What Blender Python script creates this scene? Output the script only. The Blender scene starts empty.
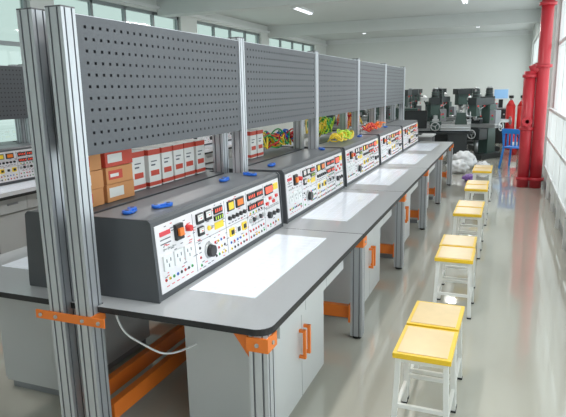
import bpy, math, random
from mathutils import Vector, Matrix
random.seed(7)
sc = bpy.context.scene
sc.view_settings.view_transform = 'Standard'
sc.view_settings.look = 'None'
sc.view_settings.exposure = 0.0

# ------------------------------------------------------------------ materials
MATS = {}
def mat(name, col, rough=0.5, metal=0.0, noise=0.0, nscale=20, emit=0.0, bump=0.0, coat=0.0):
    m = bpy.data.materials.new(name); m.use_nodes = True
    nt = m.node_tree; b = nt.nodes['Principled BSDF']
    b.inputs['Base Color'].default_value = (*col, 1)
    b.inputs['Roughness'].default_value = rough
    b.inputs['Metallic'].default_value = metal
    b.inputs['Coat Weight'].default_value = coat
    tc = nt.nodes.new('ShaderNodeTexCoord')
    n = nt.nodes.new('ShaderNodeTexNoise'); n.inputs['Scale'].default_value = nscale
    n.inputs['Detail'].default_value = 4
    nt.links.new(tc.outputs['Object'], n.inputs['Vector'])
    if noise > 0:
        mx = nt.nodes.new('ShaderNodeMix'); mx.data_type = 'RGBA'
        mx.inputs[6].default_value = (*[c*(1-noise) for c in col], 1)
        mx.inputs[7].default_value = (*[min(1, c*(1+noise)) for c in col], 1)
        nt.links.new(n.outputs['Fac'], mx.inputs[0])
        nt.links.new(mx.outputs[2], b.inputs['Base Color'])
    if bump > 0:
        bp = nt.nodes.new('ShaderNodeBump'); bp.inputs['Strength'].default_value = bump
        bp.inputs['Distance'].default_value = 0.01
        nt.links.new(n.outputs['Fac'], bp.inputs['Height']); nt.links.new(bp.outputs['Normal'], b.inputs['Normal'])
    if emit > 0:
        b.inputs['Emission Color'].default_value = (*col, 1)
        b.inputs['Emission Strength'].default_value = emit
    MATS[name] = m
    return m
mat('alu', (.60,.62,.66), .38, .6, .05, 8)
mat('alu_slot', (.30,.31,.34), .5, .5)
mat('alu_cap', (.12,.12,.13), .5)
mat('panel_grey', (.098,.104,.117), .45, .1, .05, 6)
mat('panel_back', (.03,.033,.04), .8)
mat('case_grey', (.085,.09,.10), .42, .1, .06, 10)
mat('case_top', (.19,.20,.22), .4, .1, .04, 10)
mat('face', (.82,.79,.82), .4, 0, .04, 12)
mat('ink', (.10,.10,.13), .5)
mat('ink_red', (.7,.06,.08), .5)
mat('black', (.015,.015,.017), .35)
mat('rubber', (.02,.02,.022), .6)
mat('red', (.70,.03,.03), .35)
mat('led', (1.0,.10,.05), .3, emit=.7)
mat('yellow', (.95,.68,.04), .35)
mat('green', (.05,.45,.12), .35)
mat('lime', (.55,.80,.05), .35)
mat('blue', (.02,.14,.60), .35)
mat('orange', (.90,.22,.03), .38, 0, .05, 10)
mat('white_plastic', (.82,.83,.84), .35)
mat('table_top', (.45,.46,.48), .28, 0, .04, 60, coat=.3)
mat('table_mat_glow', (.88,.92,1.0), .22, 0, 0, 5, coat=.5, emit=.16)  # white mat; faint emission added to brighten it, not a light source
mat('mat_line', (.70,.77,.90), .4)
mat('cabinet', (.58,.59,.60), .35, 0, .03, 5)
mat('cabinet_dark', (.28,.29,.31), .45)
mat('seat_top', (.80,.58,.28), .3, 0, .10, 14)
mat('seat_edge', (.93,.60,.03), .35)
mat('leg_white', (.82,.82,.80), .35)
mat('carton_red', (.62,.07,.04), .55, 0, .1, 8)
mat('carton_brown', (.66,.29,.11), .65, 0, .1, 8)
mat('carton_white', (.82,.80,.78), .5)
mat('machine', (.028,.034,.036), .4, .2, .3, 6)
mat('machine_green', (.05,.085,.075), .4, .1, .2, 6)
mat('steel', (.50,.51,.52), .3, .75)
mat('wall_white', (.74,.76,.74), .7, 0, .02, 2)
mat('ceiling_white', (.68,.70,.69), .8, 0, .03, 2)
mat('frame_white', (.80,.81,.81), .4)
mat('frame_grey', (.30,.33,.34), .4, .3)
mat('pipe_red', (.54,.035,.05), .35, 0, .08, 4)
mat('chair_blue', (.02,.22,.68), .35)
mat('plastic_film', (.75,.76,.78), .25, 0, .15, 9, bump=.6)
mat('purple', (.25,.12,.45), .4)
mat('screen', (.25,.45,.70), .2, emit=.5)
mat('fill_tube', (.9,.93,1), .5, emit=1.5)  # glow of the added ceiling fill tubes
mat('skirting', (.35,.36,.36), .5)

def glass(name, tint, gl):
    m = bpy.data.materials.new(name); m.use_nodes = True
    nt = m.node_tree; nt.nodes.clear()
    o = nt.nodes.new('ShaderNodeOutputMaterial'); t = nt.nodes.new('ShaderNodeBsdfTransparent')
    g = nt.nodes.new('ShaderNodeBsdfGlossy'); mx = nt.nodes.new('ShaderNodeMixShader')
    t.inputs[0].default_value = (*tint, 1); g.inputs['Roughness'].default_value = .03
    mx.inputs[0].default_value = gl
    nt.links.new(t.outputs[0], mx.inputs[1]); nt.links.new(g.outputs[0], mx.inputs[2])
    nt.links.new(mx.outputs[0], o.inputs['Surface']); MATS[name] = m
glass('glass_clear', (.88,.95,.93), .06)
glass('glass_tint', (.27,.34,.31), .08)

# floor epoxy
m = mat('floor_epoxy', (.54,.52,.455), .07, 0, .05, .8, coat=.6)
m.node_tree.nodes['Principled BSDF'].inputs['IOR'].default_value=1.6
m.node_tree.nodes['Principled BSDF'].inputs['Coat Roughness'].default_value=.05

# ------------------------------------------------------------------ mesh builder
class MB:
    def __init__(s): s.v=[]; s.f=[]; s.m=[]; s.sm=[]; s.names=[]
    def mi(s, n):
        if n not in s.names: s.names.append(n)
        return s.names.index(n)
    def add(s, vs, fs, mt, smooth=None):
        o=len(s.v); s.v += [tuple(x) for x in vs]
        for i,f in enumerate(fs):
            s.f.append([o+k for k in f]); s.m.append(s.mi(mt if isinstance(mt,str) else mt[i]))
            s.sm.append(bool(smooth[i]) if smooth else False)
    def box(s, x0,x1,y0,y1,z0,z1, mt, M=None, top=None):
        if x0>x1: x0,x1=x1,x0
        if y0>y1: y0,y1=y1,y0
        vs=[Vector(p) for p in ((x0,y0,z0),(x1,y0,z0),(x1,y1,z0),(x0,y1,z0),(x0,y0,z1),(x1,y0,z1),(x1,y1,z1),(x0,y1,z1))]
        if M: vs=[M@v for v in vs]
        fs=[(0,3,2,1),(4,5,6,7),(0,1,5,4),(1,2,6,5),(2,3,7,6),(3,0,4,7)]
        s.add(vs,fs,[mt,top or mt,mt,mt,mt,mt])
    def cyl(s, p0,p1,r,mt,seg=14,r2=None,cap=None):
        p0=Vector(p0);p1=Vector(p1); d=(p1-p0).normalized()
        a=d.orthogonal().normalized(); b=d.cross(a); r2=r if r2 is None else r2
        vs=[];
        for p,rr in((p0,r),(p1,r2)):
            for i in range(seg):
                t=2*math.pi*i/seg; vs.append(p+a*math.cos(t)*rr+b*math.sin(t)*rr)
        fs=[(i,(i+1)%seg,seg+(i+1)%seg,seg+i) for i in range(seg)]
        fs+= [tuple(reversed(range(seg))), tuple(range(seg,2*seg))]
        s.add(vs,fs,[mt]*seg+[cap or mt]*2,[1]*seg+[0,0])
    def ring(s,c,axis,R,r,mt,seg=18,ms=6):
        c=Vector(c); ax=Vector(axis).normalized(); a=ax.orthogonal().normalized(); bb=ax.cross(a); vs=[]
        for i in range(seg):
            t=2*math.pi*i/seg; d=a*math.cos(t)+bb*math.sin(t)
            for j in range(ms):
                u=2*math.pi*j/ms; vs.append(c+d*(R+r*math.cos(u))+ax*r*math.sin(u))
        fs=[(i*ms+j,((i+1)%seg)*ms+j,((i+1)%seg)*ms+(j+1)%ms,i*ms+(j+1)%ms) for i in range(seg) for j in range(ms)]
        s.add(vs,fs,mt,[1]*len(fs))
        for k in range(3):
            t=2*math.pi*k/3; d=a*math.cos(t)+bb*math.sin(t); s.cyl(c,c+d*R,r*.8,mt,6)
        s.cyl(c-ax*.015,c+ax*.015,R*.22,mt,10)
    def prism(s, poly, lo, hi, mt, axis='z', cap=None):
        n=len(poly)
        def P(p,h):
            return {'z':(p[0],p[1],h),'y':(p[0],h,p[1]),'x':(h,p[0],p[1])}[axis]
        vs=[P(p,lo) for p in poly]+[P(p,hi) for p in poly]
        fs=[(i,(i+1)%n,n+(i+1)%n,n+i) for i in range(n)]+[tuple(reversed(range(n))),tuple(range(n,2*n))]
        s.add(vs,fs,[mt]*n+[cap or mt]*2)
    def post(s, cx,cy,z0,z1,w=.08,cap=True):
        h=w/2; g=.0042; d=.007; pts=[]
        q=[]
        for c in (-w/4, w/4):
            q += [(c-g,-h),(c-g,-h+d),(c+g,-h+d),(c+g,-h)]
        base=[(-h,-h)]+q
        for k in range(4):
            a=k*math.pi/2; ca,sa=round(math.cos(a)),round(math.sin(a))
            pts += [(cx+x*ca-y*sa, cy+x*sa+y*ca) for x,y in base]
        n=len(pts)
        vs=[(x,y,z0) for x,y in pts]+[(x,y,z1) for x,y in pts]
        fs=[];mt=[]
        for i in range(n):
            fs.append((i,(i+1)%n,n+(i+1)%n,n+i)); k=i%9
            mt.append('alu_slot' if k in (1,2,3,5,6,7) else 'alu')
        fs+=[tuple(reversed(range(n))),tuple(range(n,2*n))]; mt+=['alu','alu']
        s.add(vs,fs,mt)
        if cap: s.box(cx-h,cx+h,cy-h,cy+h,z1,z1+.006,'alu_cap')
    def mesh(s,name):
        me=bpy.data.meshes.new(name); me.from_pydata(s.v,[],s.f)
        for n in s.names: me.materials.append(MATS[n])
        for p,mi,sm in zip(me.polygons,s.m,s.sm): p.material_index=mi; p.use_smooth=sm
        me.update(); return me
    def obj(s,name,loc=(0,0,0),rot=0,bevel=0):
        return place(name, s.mesh(name), loc, rot, bevel)
def place(name, me, loc=(0,0,0), rot=0, bevel=0, scale=None):
    o=bpy.data.objects.new(name,me); sc.collection.objects.link(o)
    o.location=loc; o.rotation_euler=(0,0,rot)
    if scale: o.scale=scale
    if bevel:
        b=o.modifiers.new('bevel','BEVEL'); b.width=bevel; b.segments=2; b.limit_method='ANGLE'; b.angle_limit=math.radians(50)
    return o

# ------------------------------------------------------------------ dimensions
H=1.68; T=.75; C=-1.80; L=1.60; Y0=1.88; N=5
RX,LX,BY,CZ=.66,-6.8,22.0,3.55
FY=-1.6

# ------------------------------------------------------------------ room shell
b=MB(); b.box(LX-.2,RX+.2,FY-.2,BY+.2,-.1,0,'floor_epoxy'); b.obj('floor')
b=MB(); b.box(LX-.2,RX+.2,FY-.2,BY+.2,CZ,CZ+.1,'ceiling_white'); b.obj('ceiling')
b=MB(); b.box(LX-.2,RX+.2,BY,BY+.2,0,CZ,'wall_white'); b.obj('wall_back')
b=MB(); b.box(LX-.2,RX+.2,FY-.2,FY,0,CZ,'wall_white'); b.obj('wall_front')
for k,y in enumerate((4.8,10.3,16.1)):
    b=MB(); b.box(LX,RX,y,y+.35,CZ-.32,CZ,'ceiling_white'); b.obj(f'trim_{k+1}')
b=MB(); b.box(LX,RX,BY-.05,BY,CZ-.16,CZ,'frame_white'); b.obj('trim_4')
# right wall
piers=[(FY,-1.0),(4.7,5.2),(10.55,11.3),(16.0,16.7),(21.6,BY)]
b=MB(); b.box(RX,RX+.2,FY,BY,0,.35,'wall_white'); b.box(RX,RX+.2,FY,BY,3.1,CZ,'wall_white')
for a,c in piers: b.box(RX,RX+.2,a,c,.35,3.1,'wall_white')
b.obj('wall_right')
b=MB(); b.box(RX-.012,RX,FY,BY,0,.1,'skirting'); b.obj('baseboard_right')
wn=0
for (a,c),(d,e) in zip(piers[:-1],piers[1:]):
    wn+=1; b=MB(); y0,y1=c,d
    x0,x1=RX+.06,RX+.12
    b.box(x0,x1,y0,y1,.35,.41,'frame_white'); b.box(x0,x1,y0,y1,3.04,3.1,'frame_white'); b.box(x0,x1,y0,y1,2.3,2.36,'frame_white')
    n=4
    for i in range(n+1):
        y=y0+(y1-y0-.06)*i/n; b.box(x0,x1,y,y+.06,.41,3.04,'frame_white')
    b.add([(RX+.09,y0,.35),(RX+.09,y1,.35),(RX+.09,y1,3.1),(RX+.09,y0,3.1)],[(0,1,2,3)],'glass_clear')
    b.obj(f'window_{wn}')
for (y0,y1) in ((5.3,10.0),(11.5,15.9)):
    b=MB(); x=RX-.03
    for z in (.38,.85,1.30): b.box(x-.02,x+.02,y0,y1,z-.02,z+.02,'frame_white')
    n=int((y1-y0)/.16)
    for i in range(n+1):
        y=y0+(y1-y0)*i/n; w=.02 if i%6==0 else .009
        b.box(x-w,x+w,y-w,y+w,(0 if i%6==0 else .38),1.30,'frame_white')
    b.obj('window_guard_railing')
# left wall
lp=[(FY,-1.2),(2.6,3.1),(6.9,7.4),(11.2,11.9),(15.6,16.2),(20.6,BY)]
b=MB(); b.box(LX-.2,LX,FY,BY,0,.95,'wall_white'); b.box(LX-.2,LX,FY,BY,3.3,CZ,'wall_white')
for a,c in lp: b.box(LX-.2,LX,a,c,.95,3.3,'wall_white')
b.obj('wall_left')
for (a,c),(d,e) in zip(lp[:-1],lp[1:]):
    wn+=1; b=MB(); y0,y1=c,d; x0,x1=LX-.12,LX-.06
    for z in (.95,2.4,3.24): b.box(x0,x1,y0,y1,z,z+.06,'frame_grey')
    n=4
    for i in range(n+1):
        y=y0+(y1-y0-.06)*i/n; b.box(x0,x1,y,y+.06,.95,3.3,'frame_grey')
    b.add([(LX-.09,y0,.95),(LX-.09,y1,.95),(LX-.09,y1,3.3),(LX-.09,y0,3.3)],[(0,1,2,3)],'glass_tint')
    b.obj(f'window_{wn}')
b=MB(); b.box(LX,LX+.012,FY,BY,0,.1,'skirting'); b.obj('baseboard_left')
b=MB(); b.box(LX,RX-.012,BY-.012,BY,0,.1,'skirting'); b.obj('baseboard_back')
b=MB(); b.box(LX+.002,LX+.07,FY+.1,BY-.1,3.34,3.40,'frame_white'); b.obj('cable_trunking')

# red fire risers on pier
b=MB(); px=RX-.16; py=10.40
b.cyl((px,py,0),(px,py,CZ-.002),.095,'pipe_red',20)
for z in (.12,1.95,2.9): b.cyl((px,py,z),(px,py,z+.05),.13,'pipe_red',20)
b.cyl((px-.19,py+.02,0),(px-.19,py+.02,1.9),.095,'pipe_red',20)
b.cyl((px-.19,py+.02,1.9),(px,py+.02,1.98),.085,'pipe_red',16)
for z in (.12,.95,1.80): b.cyl((px-.19,py+.02,z),(px-.19,py+.02,z+.05),.115,'pipe_red',20)
b.cyl((px-.19,py-.06,1.1),(px-.19,py-.18,1.1),.03,'pipe_red'); b.cyl((px-.19,py-.16,1.1),(px-.19,py-.18,1.1),.08,'pipe_red',16)
rp=b.obj('fire_riser_pipe'); rp.location=(0,-.25,0)

# ------------------------------------------------------------------ workbenches
def bench(first,last):
    b=MB(); hy=L/2; X=.975
    def rc(cx,cy,r,a0,a1): 
        return [(cx+r*math.cos(math.radians(a0+(a1-a0)*i/6)), cy+r*math.sin(math.radians(a0+(a1-a0)*i/6))) for i in range(7)]
    a=-hy+.003; e=hy-.003; r=.07; E=e+(.2 if last else 0)
    def notch(y,dirn):
        pts=[]
        for cx in (-.05,.10):
            pts += [(cx-.045,y),(cx-.045,y+dirn*.045),(cx+.045,y+dirn*.045),(cx+.045,y)]
        return pts
    near = notch(a,1); far = list(reversed(notch(e,-1)))
    if last: far=[(.40,E),(.40,e)]+far+[(-.40,e),(-.40,E)]
    poly = (rc(-X+r,a+r,r,180,270) if first else [(-X,a)]) + near + (rc(X-r,a+r,r,270,360) if first else [(X,a)])
    poly += (rc(X-r,E-r,r,0,90) if last else [(X,e)]) + far + (rc(-X+r,E-r,r,90,180) if last else [(-X,e)])
    b.prism(poly,T-.028,T-.002,'rubber')
    poly2=[(x*(1-.004), y*(1-.002)) if abs(x)>.45 else (x,y) for x,y in poly]
    n=len(poly2); b.add([(x,y,T-.002) for x,y in poly2]+[(x,y,T) for x,y in poly2],[tuple(range(n,2*n))]+[(i,(i+1)%n,n+(i+1)%n,n+i) for i in range(n)],['table_top']+['rubber']*n)
    for s in (1,-1):
        b.box(s*.425,s*.775,-.48,.62,T,T+.003,'table_mat_glow')
        for k in range(1,6): b.box(s*(.43+.0575*k-.0007),s*(.43+.0575*k+.0007),-.46,.60,T+.003,T+.0034,'mat_line')
        for k in range(1,18): b.box(s*.44,s*.765,-.48+k*.061-.0007,-.48+k*.061+.0007,T+.003,T+.0034,'mat_line')
        c0,c1=-.48,.30
        b.box(s*.39,s*.84,c0,c1,.05,.56,'cabinet'); b.box(s*.41,s*.82,c0+.02,c1-.02,0,.05,'cabinet_dark')
        mid=(c0+c1)/2
        for (q0,q1) in ((c0+.006,mid-.003),(mid+.003,c1-.006)):
            b.box(s*.84,s*.858,q0,q1,.06,.552,'cabinet')
        for q in (mid-.035,mid+.035):
            b.box(s*.858,s*.89,q-.008,q+.008,.30,.315,'orange'); b.box(s*.858,s*.89,q-.008,q+.008,.445,.46,'orange'); b.box(s*.88,s*.895,q-.009,q+.009,.30,.46,'orange')
        for k in range(3):
            q0=c0+k*.36; q1=q0+.35
            b.box(s*.45,s*.88,q0,q1,.575,.70,'cabinet'); b.box(s*.88,s*.895,q0-.002,q1+.002,.57,.706,'cabinet')
            b.box(s*.895,s*.905,(q0+q1)/2-.06,(q0+q1)/2+.06,.645,.66,'cabinet_dark')
        b.box(s*.42,s*.88,c0-.02,.64,.706,T-.028,'cabinet_dark')
        ends=[-hy+.05]+([E-.05] if last else [])
        for y in ends:
            b.post(s*.925,y,.02,T-.028,.08,False)
            b.cyl((s*.925,y,0),(s*.925,y,.02),.032,'rubber')
            w=.048
            b.box(s*(.925-w),s*(.925+w),y-w,y+w,.655,.715,'orange')
            tri=[(s*.877,.71),(s*.80,.71),(s*.877,.60)]
            b.prism(tri,y-.012,y+.012,'orange','y')
            tri2=[(y+.048 if y<0 else y-.048,.71),(y+.13 if y<0 else y-.13,.71),(y+.048 if y<0 else y-.048,.60)]
            b.prism(tri2,s*.925-.012,s*.925+.012,'orange','x')
            b.cyl((s*.925+s*w,y,.685),(s*.925+s*(w+.006),y,.685),.009,'steel',8)
            b.cyl((s*.925,y-w-.006,.685),(s*.925,y-w,.685),.009,'steel',8)
            if not (first and y<0):
                b.box(s*.14,s*.885,y-.02,y+.02,.14,.225,'orange')
                b.box(s*.872,s*.885,y-.05,y+.05,.12,.245,'orange')
        xr=.11 if s>0 else -.06
        b.box(xr-.02,xr+.02,-hy+.072,hy-(.075 if last else .045),.14,.225,'orange')
    return b
def partition(last,first):
    b=MB(); hy=L/2
    ends=[-hy]+([hy] if last else [])
    for y in ends:
        for x in (.10,-.05): b.post(x,y,.015,2.02); b.cyl((x,y,0),(x,y,.015),.035,'rubber')
        z0,z1=.675,.715
        x0,x1=-.098,.148
        b.box(x0,x1,y-.048,y-.041,z0,z1,'orange'); b.box(x0,x1,y+.0455,y+.05,z0,z1,'orange')
        b.box(x0,x0+.007,y-.048,y+.05,z0,z1,'orange'); b.box(x1-.007,x1,y-.048,y+.05,z0,z1,'orange')
        b.box(x1,x1+.07,y-.048,y-.041,z0,z1,'orange'); b.box(x0-.07,x0,y-.048,y-.041,z0,z1,'orange')
        for x in (x0-.04,.10,-.05,x1+.04): b.cyl((x,y-.055,.695),(x,y-.048,.695),.009,'steel',8)
    y0,y1=-hy+.042,hy-.042; z0,z1=1.42,2.0
    cols=30; rows=11; mY=.055; mZ=.045
    pit=(y1-y0-2*mY)/(cols-1); pz=(z1-z0-2*mZ)/(rows-1); hw=.0075; hh=.0062
    ys=[y0]; 
    for i in range(cols): c=y0+mY+i*pit; ys+=[c-hw,c+hw]
    ys.append(y1); zs=[z0]
    for j in range(rows): c=z0+mZ+j*pz; zs+=[c-hh,c+hh]
    zs.append(z1)
    for s,xf,xb in ((1,.135,.115),(-1,-.085,-.065)):
        vs=[(xf,y,z) for z in zs for y in ys]; n=len(ys); fs=[]
        for j in range(len(zs)-1):
            for i in range(n-1):
                if i%2==1 and j%2==1: continue
                q=(j*n+i,j*n+i+1,(j+1)*n+i+1,(j+1)*n+i)
                fs.append(q if s>0 else tuple(reversed(q)))
        b.add(vs,fs,'panel_grey')
        b.box(xb,xf-s*.0005,y0,y1,z0-.001,z0+.012,'panel_grey'); b.box(xb,xf-s*.0005,y0,y1,z1-.012,z1+.003,'alu')
        b.box(xb,xf-s*.0005,y0,y0+.012,z0,z1,'panel_grey'); b.box(xb,xf-s*.0005,y1-.012,y1,z0,z1,'panel_grey')
    b.box(.10,.11,y0,y1,z0+.01,z1-.01,'panel_back')
    b.box(-.06,-.05,y0,y1,z0+.01,z1-.01,'panel_back')
    return b

def console(seed):
    rnd=random.Random(seed); b=MB(); y0,y1=-.68,.84; hz=.376; yn=.745
    xb,xf0,xf1=.03,.39,.368; xn=.152
    def prof(x): return [(x,0),(xf0,0),(xf0,.03),(xf1,hz-.012),(xf1-.012,hz),(x,hz)]
    def cheek(x): return [(x-.002,0),(xf0+.006,0),(xf0+.006,.03),(xf1+.007,hz-.01),(xf1-.008,hz+.004),(x-.002,hz+.004)]
    b.prism(prof(xb),y0+.012,yn,'case_grey','y')
    b.prism(prof(xn),yn,y1-.012,'case_grey','y')
    b.prism(cheek(xb),y0,y0+.012,'case_grey','y'); b.prism(cheek(xn),y1-.012,y1,'case_grey','y')
    b.box(xb,xf1-.014,y0+.012,yn,hz,hz+.003,'case_top'); b.box(xn,xf1-.014,yn,y1-.012,hz,hz+.003,'case_top')
    sl=(xf1-xf0)/(hz-.042)
    def fx(v): return xf0+sl*(v-.03)
    U0=y0+.03; UL=1.365; K=(y1-y0-.06)/UL
    def plate(u0,u1,v0,v1,d,mt):
        u0*=K; u1*=K
        xa=fx(v0); xc=fx(v1)
        vs=[(xa-.004,U0+u0,v0),(xa-.004,U0+u1,v0),(xc-.004,U0+u1,v1),(xc-.004,U0+u0,v1),
            (xa+d,U0+u0,v0),(xa+d,U0+u1,v0),(xc+d,U0+u1,v1),(xc+d,U0+u0,v1)]
        b.add(vs,[(0,3,2,1),(4,5,6,7),(0,1,5,4),(1,2,6,5),(2,3,7,6),(3,0,4,7)],mt)
    def knob(u,v,r,d,mt,cap=None,seg=10):
        b.cyl((fx(v),U0+u*K,v),(fx(v)+d,U0+u*K,v),r,mt,seg,r*.85,cap)
    plate(0,UL,.03,.345,.003,'face')
    for d in (.30,.62,.88,1.12): plate(d-.0015,d+.0015,.04,.335,.0036,'ink')
    plate(.31,UL-.02,.184,.186,.0036,'ink')
    def meter(u,v,w=.06,h=.052):
        plate(u-w/2,u+w/2,v-h/2,v+h/2,.014,'black'); plate(u-w/2+.005,u+w/2-.005,v-h/2+.016,v+h/2-.005,.015,'carton_white')
        plate(u-.001,u+.012,v-.002,v+.003,.0156,'ink_red'); plate(u-.018,u+.018,v+.012,v+.0135,.0156,'ink')
    def disp(u,v,w=.085,h=.036,c='led'):
        plate(u-w/2,u+w/2,v-h/2,v+h/2,.012,'black')
        for i in range(4):
            q=u-w*.36+i*w*.24; plate(q-.004,q+.004,v-.009,v+.009,.0128,c)
    def jack(u,v,c): 
        knob(u,v,.009,.006,c,None,8); knob(u,v,.004,.009,'black' ,None,6)
    def toggle(u,v):
        knob(u,v,.008,.005,'steel',None,8); b.cyl((fx(v),U0+u*K,v),(fx(v)+.02,U0+u*K,v+.008),.003,'steel',6)
    # section A
    plate(.14,.20,.245,.32,.018,'black'); plate(.153,.187,.265,.30,.03,'orange')
    plate(.03,.11,.25,.255,.0036,'ink'); plate(.03,.11,.27,.275,.0036,'ink'); plate(.03,.11,.29,.31,.006,'ink_red')
    for i in range(3):
        plate(.03+i*.085,.10+i*.085,.13,.20,.012,'white_plastic')
        for (dx,dz) in ((.02,.045),(.05,.045),(.035,.02)): plate(.03+i*.085+dx-.003,.03+i*.085+dx+.003,.13+dz-.008,.13+dz+.008,.0126,'ink')
    for i in range(8): jack(.04+i*.031,.085,('red','yellow','green','blue','black','red','black','green')[i])
    for i in range(6): plate(.04+i*.04,.062+i*.04,.052,.056,.0036,'ink_red')
    knob(.25,.28,.018,.03,'red',None,14)
    for i in range(3): toggle(.05+i*.035,.225)
    # section B
    meter(.36,.30); meter(.44,.30); disp(.545,.305)
    meter(.36,.235,.05,.045); knob(.44,.23,.014,.014,'yellow'); toggle(.475,.23)
    knob(.42,.115,.046,.012,'steel',None,20); knob(.42,.115,.036,.036,'black',None,20)
    for i in range(4):
        for j in range(3): jack(.49+i*.032,.065+j*.037,rnd.choice(['red','black','green','yellow','black','blue']))
    plate(.50,.59,.205,.24,.008,'yellow'); disp(.545,.265,.09,.026,'lime')
    jack(.34,.06,'green'); jack(.34,.10,'red'); jack(.34,.15,'black')
    # section C
    plate(.65,.72,.27,.325,.012,'black'); plate(.657,.713,.277,.318,.013,'yellow')
    plate(.75,.84,.27,.325,.012,'black'); plate(.76,.83,.28,.315,.013,'orange')
    for i in range(5): knob(.66+i*.045,.23,.013,.018,'black'); 
    for i in range(6): plate(.65+i*.037,.672+i*.037,.198,.203,.0036,'ink')
    for i in range(3): plate(.65+i*.075,.70+i*.075,.125,.17,.011,('yellow','white_plastic','yellow')[i]); plate(.66+i*.075,.69+i*.075,.135,.16,.014,'black')
    for i in range(6): jack(.66+i*.037,.09,rnd.choice(['red','black','green','blue','yellow']))
    for i in range(6): jack(.66+i*.037,.055,rnd.choice(['red','black','black','yellow']))
    # section D
    disp(.945,.30,.10,.042); disp(1.055,.30,.09,.042)
    disp(.945,.235,.10,.036); disp(1.055,.235,.09,.036)
    for i in range(5): knob(.91+i*.045,.155,.015,.018,'black' if i%2 else 'steel'); toggle(.93+i*.045,.123) if i<4 else None
    for i in range(6): jack(.905+i*.037,.092,rnd.choice(['red','black','green','red']))
    for i in range(6): jack(.905+i*.037,.055,rnd.choice(['red','black','green','yellow']))
    for i in range(5): jack(.92+i*.04,.197,rnd.choice(['yellow','black','green']))
    # section E
    plate(1.14,1.26,.265,.325,.010,'black'); plate(1.15,1.25,.275,.315,.011,'led'); plate(1.28,1.34,.28,.32,.010,'yellow')
    for i in range(4):
        for j in range(2): plate(1.145+i*.05,1.175+i*.05,.20+j*.028,.218+j*.028,.012,'white_plastic' if (i+j)%2 else 'red')
    knob(1.18,.13,.024,.025,'black',None,14); knob(1.25,.13,.016,.02,'black'); knob(1.31,.13,.016,.02,'black')
    for i in range(5): jack(1.15+i*.042,.065,rnd.choice(['red','black','yellow','green']))
    for i in range(5): toggle(1.15+i*.042,.175)
    for i in range(170):
        u=rnd.uniform(.03,UL-.06); v=rnd.uniform(.04,.335)
        plate(u,u+rnd.uniform(.01,.03),v,v+.004,.0036,rnd.choice(['ink','ink','ink_red']))
    return b

bm={}; 
for k in range(N):
    key=(k==0,k==N-1)
    if key not in bm:
        bm[key]=(bench(*key).mesh('lab_workbench'), partition(key[1],key[0]).mesh('pegboard_panel'))
cons=[console(s).mesh('electronics_training_console') for s in (1,2)]
for dx in (0.0,-3.50):
    for k in range(N):
        me,pm=bm[(k==0,k==N-1)]
        yc=Y0+L*(k+.5)
        place('lab_workbench',me,(C+dx,yc,0))
        place('pegboard_panel',pm,(C+dx,yc,0))
        place('electronics_training_console',cons[k%2],(C+dx,yc,T+.001))
        place('electronics_training_console',cons[(k+1)%2],(C+dx+.03,yc,T+.001),0,0,(-1,1,1))

# ------------------------------------------------------------------ stools
b=MB(); w,l,h=.27,.345,.45
b.box(-w/2,w/2,-l/2,l/2,h-.028,h-.002,'seat_edge'); b.box(-w/2+.018,w/2-.018,-l/2+.018,l/2-.018,h-.002,h+.001,'seat_top')
for sx in (-1,1):
    for sy in (-1,1):
        xt,yt=sx*(w/2-.025),sy*(l/2-.03); xb_,yb_=sx*(w/2-.008),sy*(l/2-.012)
        s_=.0125
        vs=[(xb_-s_,yb_-s_,.01),(xb_+s_,yb_-s_,.01),(xb_+s_,yb_+s_,.01),(xb_-s_,yb_+s_,.01),(xt-s_,yt-s_,h-.028),(xt+s_,yt-s_,h-.028),(xt+s_,yt+s_,h-.028),(xt-s_,yt+s_,h-.028)]
        b.add(vs,[(0,3,2,1),(4,5,6,7),(0,1,5,4),(1,2,6,5),(2,3,7,6),(3,0,4,7)],'leg_white')
        b.box(xb_-.015,xb_+.015,yb_-.015,yb_+.015,0,.012,'rubber')
for sx in (-1,1):
    x=sx*(w/2-.013); b.box(x-.009,x+.009,-l/2+.02,l/2-.02,.12,.14,'leg_white')
    x=sx*(w/2-.024); b.box(x-.009,x+.009,-l/2+.03,l/2-.03,h-.055,h-.028,'leg_white')
for sy in (-1,1):
    y=sy*(l/2-.028); b.box(-w/2+.02,w/2-.02,y-.009,y+.009,h-.055,h-.028,'leg_white')
    y=sy*(l/2-.018); b.box(-w/2+.02,w/2-.02,y-.009,y+.009,.16,.18,'leg_white')
st=b.mesh('lab_stool')
for y in (2.47,4.09,5.66,7.12,8.70):
    for j in (0,1):
        place('lab_stool',st,(-.302+random.uniform(-.008,.008),y+.175+j*.37,0),random.uniform(-.02,.02),.004)

# ------------------------------------------------------------------ cartons on the far-side consoles
ct=T+.384
def carton(w,d,h,base,lab,kind=0):
    b=MB(); b.box(-w/2,w/2,-d/2,d/2,0,h,base)
    e=.001
    if kind==0:
        b.box(w/2,w/2+e,-d*.42,d*.10,h*.25,h*.80,lab); b.box(w/2,w/2+e*2,-d*.36,-d*.05,h*.4,h*.6,'carton_white')
        b.box(-w*.3,w*.3,-d/2-e,-d/2,h*.2,h*.8,lab); b.box(-.02,.02,-d/2,d/2,h,h+e,'carton_white')
    else:
        b.box(-w/2-e,w/2+e,-d/2-e,d/2+e,h*.04,h*.14,lab); b.box(w/2,w/2+e,-d*.36,d*.36,h*.30,h*.44,lab)
        b.box(w/2,w/2+e,-d*.3,d*.05,h*.56,h*.60,'ink'); b.box(w/2,w/2+e,-d*.3,d*.2,h*.66,h*.69,'ink')
        b.box(-w/2-e,w/2+e,-d/2-e,d/2+e,h*.84,h*.98,lab)
    return b.mesh('cardboard_box')
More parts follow.
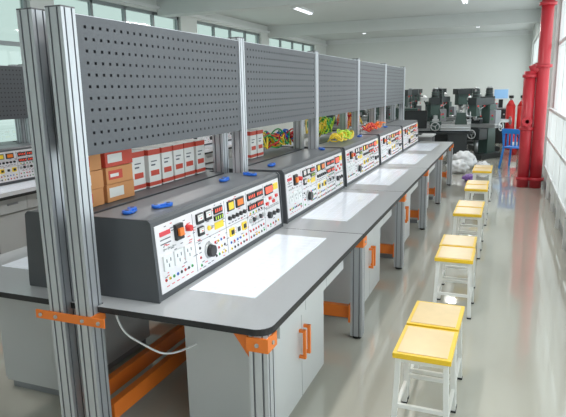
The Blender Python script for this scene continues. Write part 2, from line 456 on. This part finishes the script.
cA=carton(.19,.21,.085,'carton_brown','carton_red'); cB=carton(.15,.115,.225,'carton_white','carton_red',1); cC=carton(.19,.22,.09,'carton_brown','carton_white')
cD=carton(.19,.23,.08,'carton_red','carton_white')
cx=C-.20
for i,stack in enumerate(((cA,cC,cA),(cC,cA))):
    z=ct
    for mm in stack:
        place('cardboard_box',mm,(cx+.04,2.14+i*.245,z),random.uniform(-.03,.03),.003); z+={cA:.087,cC:.092,cD:.082}[mm]
place('cardboard_box',cD,(cx+.04,2.385,ct+.18),.03,.003)
for i in range(6):
    place('cardboard_box',cB,(cx+random.uniform(-.01,.01),2.64+i*.14,ct),random.uniform(-.03,.03),.003)
for i in range(2):
    place('cardboard_box',cB,(cx,4.2+i*.14,ct),0,.003)

def blue_clip():
    b=MB()
    b.box(-.035,.035,-.05,.05,0,.008,'blue'); 
    for sy in (-1,1):
        b.cyl((0,sy*.05,0),(0,sy*.05,.022),.03,'blue',14); b.cyl((0,sy*.05,.022),(0,sy*.05,.024),.014,'black',10)
    b.box(-.012,.012,-.03,.03,.008,.02,'blue'); return b.mesh('test_lead_holder')
bc=blue_clip()
ctf=T+.3845
for (x,y,r) in ((C+.18,2.12,.3),(C+.26,2.27,-.4),(C+.18,3.08,.2),(C+.24,3.33,1.2),(C+.20,3.80,.2),(C+.22,4.96,.5),(C+.22,6.4,.1),(C+.20,8.0,.4)):
    place('test_lead_holder',bc,(x,y,ctf),r,0,(.72,.72,.72))

def leads(name,loc,cols,n=9,r=.11,hz=.12):
    e=bpy.data.objects.new(name,None); sc.collection.objects.link(e); e.location=loc
    for ci,cn in enumerate(cols):
        cu=bpy.data.curves.new('lead','CURVE'); cu.dimensions='3D'; cu.bevel_depth=.007; cu.bevel_resolution=2
        for k in range(n):
            sp=cu.splines.new('NURBS'); m=9; sp.points.add(m-1); sp.use_cyclic_u=True
            ox,oy=random.uniform(-.04,.04),random.uniform(-.28,.28)+(ci-.5)*.12; rr=random.uniform(.5,1)*r
            for i in range(m):
                t=2*math.pi*i/m
                sp.points[i].co=(ox+rr*math.cos(t)*.7+random.uniform(-.02,.02),oy+rr*math.sin(t)+random.uniform(-.02,.02),.012+random.uniform(0,hz),1)
        cu.materials.append(MATS[cn]); o=bpy.data.objects.new('lead_'+cn,cu); sc.collection.objects.link(o); o.parent=e
leads('test_lead_bundle',(cx,4.80,ct),['green','yellow','red','blue'],7,.11,.18)
leads('test_lead_bundle',(cx,6.2,ct),['yellow','lime','green'],10,.13,.26)
leads('test_lead_bundle',(cx,7.45,ct),['orange','red','yellow'],9,.13,.26)
leads('test_lead_bundle',(C+.20,5.75,ctf),['yellow','lime'],8,.09,.11)
leads('test_lead_bundle',(C+.20,7.15,ctf),['red','orange'],7,.09,.11)

cu=bpy.data.curves.new('power_cord','CURVE'); cu.dimensions='3D'; cu.bevel_depth=.005; cu.bevel_resolution=3
sp=cu.splines.new('NURBS'); pts=[(-1.64,1.98,.71),(-1.62,1.97,.60),(-1.52,1.99,.55),(-1.46,2.02,.50),(-1.42,2.06,.47),(-1.38,2.12,.47),(-1.34,2.19,.48)]
sp.points.add(len(pts)-1)
for i,p in enumerate(pts): sp.points[i].co=(*p,1)
sp.use_endpoint_u=True; cu.materials.append(MATS['white_plastic'])
o=bpy.data.objects.new('power_cord',cu); sc.collection.objects.link(o)

# ------------------------------------------------------------------ machines at the far end
def mill():
    b=MB(); g='machine_green'; k='machine'
    b.box(-.30,.30,-.45,.40,0,.12,k); b.prism([(.0,.12),(.36,.12),(.30,1.25),(.04,1.25)],-.17,.17,g,'x')
    b.box(-.16,.16,-.34,.0,.45,.70,k); b.cyl((0,-.18,.12),(0,-.18,.45),.04,'steel')
    b.box(-.52,.52,-.32,-.06,.74,.82,'steel'); b.box(-.12,.12,-.34,-.02,.70,.74,k); b.box(-.12,.10,-.26,-.12,.82,.92,k); b.box(-.02,.08,-.27,-.11,.90,.95,'steel')
    b.prism([(-.45,1.26),(.34,1.22),(.34,1.40),(-.45,1.42)],-.11,.11,k,'x')
    b.box(-.10,.10,-.42,-.20,1.0,1.34,g); b.cyl((0,-.30,.93),(0,-.30,1.02),.045,'steel'); b.cyl((0,-.30,.95),(0,-.30,.90),.02,'steel')
    b.cyl((0,-.30,1.34),(0,-.30,1.62),.085,k,16); b.cyl((0,-.30,1.62),(0,-.30,1.66),.06,'steel',16)
    for z in (1.42,1.48,1.54): b.cyl((0,-.30,z),(0,-.30,z+.015),.095,g,16)
    for s in (-1,1): b.ring((s*.60,-.19,.78),(1,0,0),.10,.013,'steel'); b.cyl((s*.52,-.19,.78),(s*.60,-.19,.78),.02,'steel',8)
    b.ring((0,-.42,.58),(0,1,0),.10,.013,'steel'); b.cyl((0,-.42,.58),(0,-.34,.58),.02,'steel',8)
    for t in range(3):
        a=t*2.094+.5; e=(.16,-.32+.14*math.cos(a),1.15+.14*math.sin(a)); b.cyl((.12,-.32,1.15),e,.008,'steel',8); b.cyl(e,(e[0]+.001,e[1]+.02*math.cos(a),e[2]+.02*math.sin(a)),.018,'red',8)
    b.box(.17,.32,.05,.28,.75,1.12,'cabinet_dark'); b.cyl((.24,.05,1.0),(.24,.03,1.0),.02,'red',8); b.cyl((.24,.05,.92),(.24,.03,.92),.02,'green',8)
    b.cyl((-.17,.1,1.2),(-.30,-.05,1.45),.012,k,8); b.cyl((-.30,-.05,1.45),(-.28,-.14,1.38),.02,'white_plastic',10,.055)
    return b.mesh('milling_machine')
def lathe():
    b=MB(); g='machine_green'; k='machine'
    b.prism([(-.24,0),(.24,0),(.20,.68),(-.20,.68)],-.75,-.25,k,'x'); b.prism([(-.24,0),(.24,0),(.20,.68),(-.20,.68)],.35,.75,k,'x'); b.box(-.25,.35,.12,.16,.25,.68,k)
    b.box(-.8,.85,-.26,.26,.66,.70,k); b.box(-.7,.82,-.12,-.05,.74,.86,'steel'); b.box(-.7,.82,.05,.12,.74,.86,'steel'); b.box(-.7,.82,-.05,.05,.74,.80,k); b.box(-.7,.8,-.12,.12,.70,.74,k)
    b.box(-.78,-.32,-.18,.2,.86,1.22,g); b.box(-.76,-.34,-.185,-.18,.90,1.0,'cabinet_dark'); b.cyl((-.32,0,1.04),(-.22,0,1.04),.12,'steel',18)
    for t in range(3):
        a=t*2.094; b.box(-.22,-.18,math.cos(a)*.06-.02,math.cos(a)*.06+.02,1.04+math.sin(a)*.06-.02,1.04+math.sin(a)*.06+.02,'steel')
    b.box(-.05,.2,-.22,.18,.86,.93,g); b.box(-.03,.18,-.24,-.16,.74,.90,g); b.box(0,.14,-.16,.0,.93,.98,'steel'); b.box(.03,.11,-.12,-.04,.98,1.06,'steel')
    b.ring((.07,-.28,.83),(0,1,0),.09,.012,'steel'); b.cyl((-.7,-.20,.80),(.8,-.20,.80),.012,'steel',8); b.cyl((-.7,-.20,.74),(.8,-.20,.74),.01,'steel',8)
    b.prism([(.48,.86),(.74,.86),(.70,1.12),(.52,1.12)],-.09,.09,g,'y'); b.cyl((.36,0,1.04),(.5,0,1.04),.025,'steel'); b.ring((.80,0,1.04),(1,0,0),.09,.012,'steel'); b.cyl((.7,0,1.04),(.80,0,1.04),.02,'steel',8)
    for i,z in enumerate((.95,1.08,1.16)): b.cyl((-.62+.1*i,-.24,z),(-.62+.1*i,-.18,z),.012,'steel'); b.cyl((-.62+.1*i,-.27,z),(-.62+.1*i,-.24,z),.025,'red' if i==1 else 'black')
    b.cyl((-.4,.17,1.22),(-.4,.17,1.5),.012,k,8); b.cyl((-.4,.17,1.5),(-.2,.02,1.48),.012,k,8); b.cyl((-.2,.02,1.50),(-.16,-.03,1.42),.02,'white_plastic',10,.06)
    return b.mesh('metal_lathe')
def drill():
    b=MB(); k='machine'; g='machine_green'
    b.box(-.22,.22,-.32,.25,0,.07,k); b.cyl((0,.1,.07),(0,.1,1.6),.045,'steel',14); b.cyl((0,-.12,.78),(0,-.12,.82),.18,'steel',20); b.box(-.06,.06,-.1,.14,.74,.82,k)
    b.box(-.11,.11,-.24,.2,1.22,1.48,g); b.prism([(-.15,-.32),(.15,-.32),(.17,.2),(.10,.42),(-.10,.42),(-.17,.2)],1.48,1.62,k); b.cyl((0,.3,1.2),(0,.3,1.48),.09,k,16)
    b.cyl((0,-.14,1.08),(0,-.14,1.22),.035,'steel'); b.cyl((0,-.14,1.0),(0,-.14,1.08),.028,'steel',10,.035); b.cyl((0,-.14,.92),(0,-.14,1.0),.007,'steel',6)
    for t in range(3):
        a=t*2.094; b.cyl((.13,-.1,1.3),(.16,-.1+.17*math.cos(a),1.3+.17*math.sin(a)),.008,'steel',8); b.cyl((.16,-.1+.17*math.cos(a),1.3+.17*math.sin(a)),(.163,-.1+.2*math.cos(a),1.3+.2*math.sin(a)),.016,'red',8)
    return b.mesh('drill_press')
mm=mill(); ll=lathe(); dd=drill()
for (x,y,r) in ((-.55,14.2,-.5),(-1.75,14.9,.2),(-.55,16.0,.3),(-3.1,14.8,.1),(-1.75,17.0,-.2),(-4.6,14.9,0),(-2.8,17.9,.1),(-.6,20.2,.1)):
    place('milling_machine',mm,(x,y,0),r)
for (x,y,r) in ((-1.55,13.0,.1),(-3.5,13.0,0),(-3.6,16.4,0),(-1.7,19.0,0),(-4.2,19.2,0)):
    place('metal_lathe',ll,(x,y,0),r)
for (x,y,r) in ((-1.15,15.6,.3),(-2.45,14.5,0),(-1.15,17.9,.2),(-2.6,16.3,-.3),(-3.0,20.4,0),(-2.2,20.4,.3)):
    place('drill_press',dd,(x,y,0),r)
def cab():
    b=MB(); b.box(-.45,.45,-.22,.22,.05,1.5,'cabinet_dark'); b.box(-.43,.43,-.2,.2,0,.05,'black')
    for s in (-1,1):
        b.box(s*.01,s*.44,-.235,-.22,.07,1.48,'machine'); b.box(s*.04,s*.055,-.25,-.235,.75,.9,'steel')
        for k in range(4): b.box(s*.12,s*.34,-.238,-.235,1.3+k*.03,1.31+k*.03,'black')
    return b.mesh('metal_cupboard')
cb=cab()
for x in (-4.6,-5.55): place('metal_cupboard',cb,(x,21.6,0))
b=MB(); b.box(-.6,.6,-.3,.3,.71,.74,'cabinet'); 
for sx in (-.56,.56):
    for sy in (-.26,.26): b.box(sx-.02,sx+.02,sy-.02,sy+.02,0,.71,'cabinet_dark')
b.box(-.56,.56,.25,.27,.3,.71,'cabinet_dark'); b.obj('computer_desk',(-1.95,11.7,0))
b=MB(); b.box(-.13,.13,-.09,.09,0,.015,'black'); b.box(-.03,.03,.0,.03,.015,.15,'black'); b.box(-.22,.22,-.03,.02,.12,.48,'black'); b.box(-.20,.20,-.032,-.03,.14,.46,'machine'); b.obj('computer_monitor',(-1.72,11.7,.741))
b=MB(); b.box(-.2,.2,-.15,.15,0,.30,'black'); b.box(-.17,.17,-.156,-.15,.03,.27,'cabinet_dark'); b.box(-.05,.05,-.16,-.15,.2,.24,'yellow'); b.obj('tool_case',(-2.30,11.75,.741))
b=MB(); b.box(-.35,.35,-.25,.25,0,1.0,'machine'); b.box(-.35,.35,-.25,.25,1.0,1.04,'steel'); b.box(-.06,.06,-.02,.05,1.04,1.3,'machine'); b.box(-.22,.22,-.06,.06,1.28,1.60,'white_plastic'); b.box(-.19,.19,-.064,-.06,1.31,1.57,'screen')
for i in range(4): b.cyl((-.25+i*.12,-.27,.85),(-.25+i*.12,-.25,.85),.025,('red','green','yellow','steel')[i])
b.obj('cnc_control_cabinet',(-.20,18.2,0))
# blue plastic chair
b=MB(); 
b.box(-.2,.2,-.2,.2,.42,.45,'chair_blue')
for sx in (-1,1):
    for sy in (-1,1): b.cyl((sx*.22,sy*.22,0),(sx*.17,sy*.17,.43),.022,'chair_blue',10)
    b.cyl((sx*.17,.18,.45),(sx*.18,.24,.82),.018,'chair_blue',10)
for k in range(5): b.box(-.18+k*.08,-.14+k*.08,.19,.215,.47,.8,'chair_blue')
b.box(-.2,.2,.195,.24,.72,.82,'chair_blue')
b.obj('plastic_chair',(.20,12.5,0),2.7,.01)
def ext():
    b=MB(); b.cyl((0,0,0),(0,0,.42),.08,'red',18); b.cyl((0,0,.42),(0,0,.5),.08,'red',18,.03); b.cyl((0,0,.5),(0,0,.56),.02,'black',10)
    b.box(-.01,.01,-.1,.03,.56,.575,'black'); b.cyl((.02,0,.53),(.10,0,.40),.01,'black',8); b.cyl((.10,0,.40),(.10,0,.12),.014,'black',8)
    b.cyl((0,0,.18),(0,0,.32),.0805,'carton_white',18); return b.mesh('fire_extinguisher')
ex=ext()
for x,y in ((.42,15.0),(.2,15.0)): place('fire_extinguisher',ex,(x,y,0))
b=MB(); b.cyl((0,0,0),(0,0,1.15),.12,'red',20); b.cyl((0,0,1.15),(0,0,1.3),.12,'red',20,.04); b.cyl((0,0,1.3),(0,0,1.38),.03,'steel'); b.cyl((0,0,1.35),(0,0,1.42),.06,'black',14); g=b.mesh('gas_cylinder')
for x in (.08,.36): place('gas_cylinder',g,(x,16.3,0))

import bmesh
from mathutils import noise
def bag(name,loc,sx,sy,sz,mt,seed):
    bm_=bmesh.new(); bmesh.ops.create_icosphere(bm_,subdivisions=4,radius=1)
    for v in bm_.verts:
        n=noise.noise(v.co*2.3+Vector((seed,0,0)))*.35+noise.noise(v.co*6+Vector((0,seed,0)))*.13
        v.co*=1+n; v.co=Vector((v.co.x*sx,v.co.y*sy,max(v.co.z,-.75)*sz+.75*sz))
    me=bpy.data.meshes.new(name); bm_.to_mesh(me); bm_.free(); me.materials.append(MATS[mt])
    for p in me.polygons: p.use_smooth=True
    place(name,me,loc)
bag('plastic_bag',(-.86,11.6,0),.2,.25,.14,'plastic_film',1)
bag('plastic_bag',(-.80,12.25,0),.24,.26,.2,'plastic_film',4)
bag('plastic_bag',(-.40,12.2,0),.13,.2,.09,'plastic_film',8)
bag('plastic_bag',(-.58,10.6,0),.10,.12,.07,'purple',11)

# ------------------------------------------------------------------ ceiling fill lights, added to brighten the room
for y in (2.2,7.3,13.0,18.6):
    for x in (-1.0,-4.6):
        b=MB(); b.box(-.08,.08,-.62,.62,0,.05,'frame_white'); 
        b.cyl((-.03,-.6,-.018),(-.03,.6,-.018),.014,'fill_tube',10); b.cyl((.03,-.6,-.018),(.03,.6,-.018),.014,'fill_tube',10)
        for yy in (-.61,.61): b.box(-.06,.06,yy-.01,yy+.01,-.04,0,'frame_white')
        f=b.obj('added_fill_light',(x,y,CZ-.051))
        ld=bpy.data.lights.new('fill_lamp','AREA'); ld.shape='RECTANGLE'; ld.size=.16; ld.size_y=1.2; ld.energy=46 if y>10 else 40; ld.color=(1,.98,.95)
        lo=bpy.data.objects.new('fill_lamp',ld); sc.collection.objects.link(lo); lo.parent=f; lo.location=(0,0,-.045)

# ------------------------------------------------------------------ world
w=bpy.data.worlds.new('World'); sc.world=w; w.use_nodes=True
bg=w.node_tree.nodes['Background']; bg.inputs[0].default_value=(.93,.97,1,1); bg.inputs[1].default_value=2.25

# ------------------------------------------------------------------ camera
cam=bpy.data.cameras.new('camera'); co=bpy.data.objects.new('camera',cam); sc.collection.objects.link(co); sc.camera=co
cam.sensor_fit='HORIZONTAL'; cam.sensor_width=36; cam.lens=36*560/566; cam.clip_start=.05
R=Matrix(((.9302,-.0581,.3626),(.3667,.1996,-.9087),(-.0196,.9782,.2070)))
q=R.to_quaternion(); q.normalize()
co.matrix_world=Matrix.Translation((0,0,H))@q.to_matrix().to_4x4()
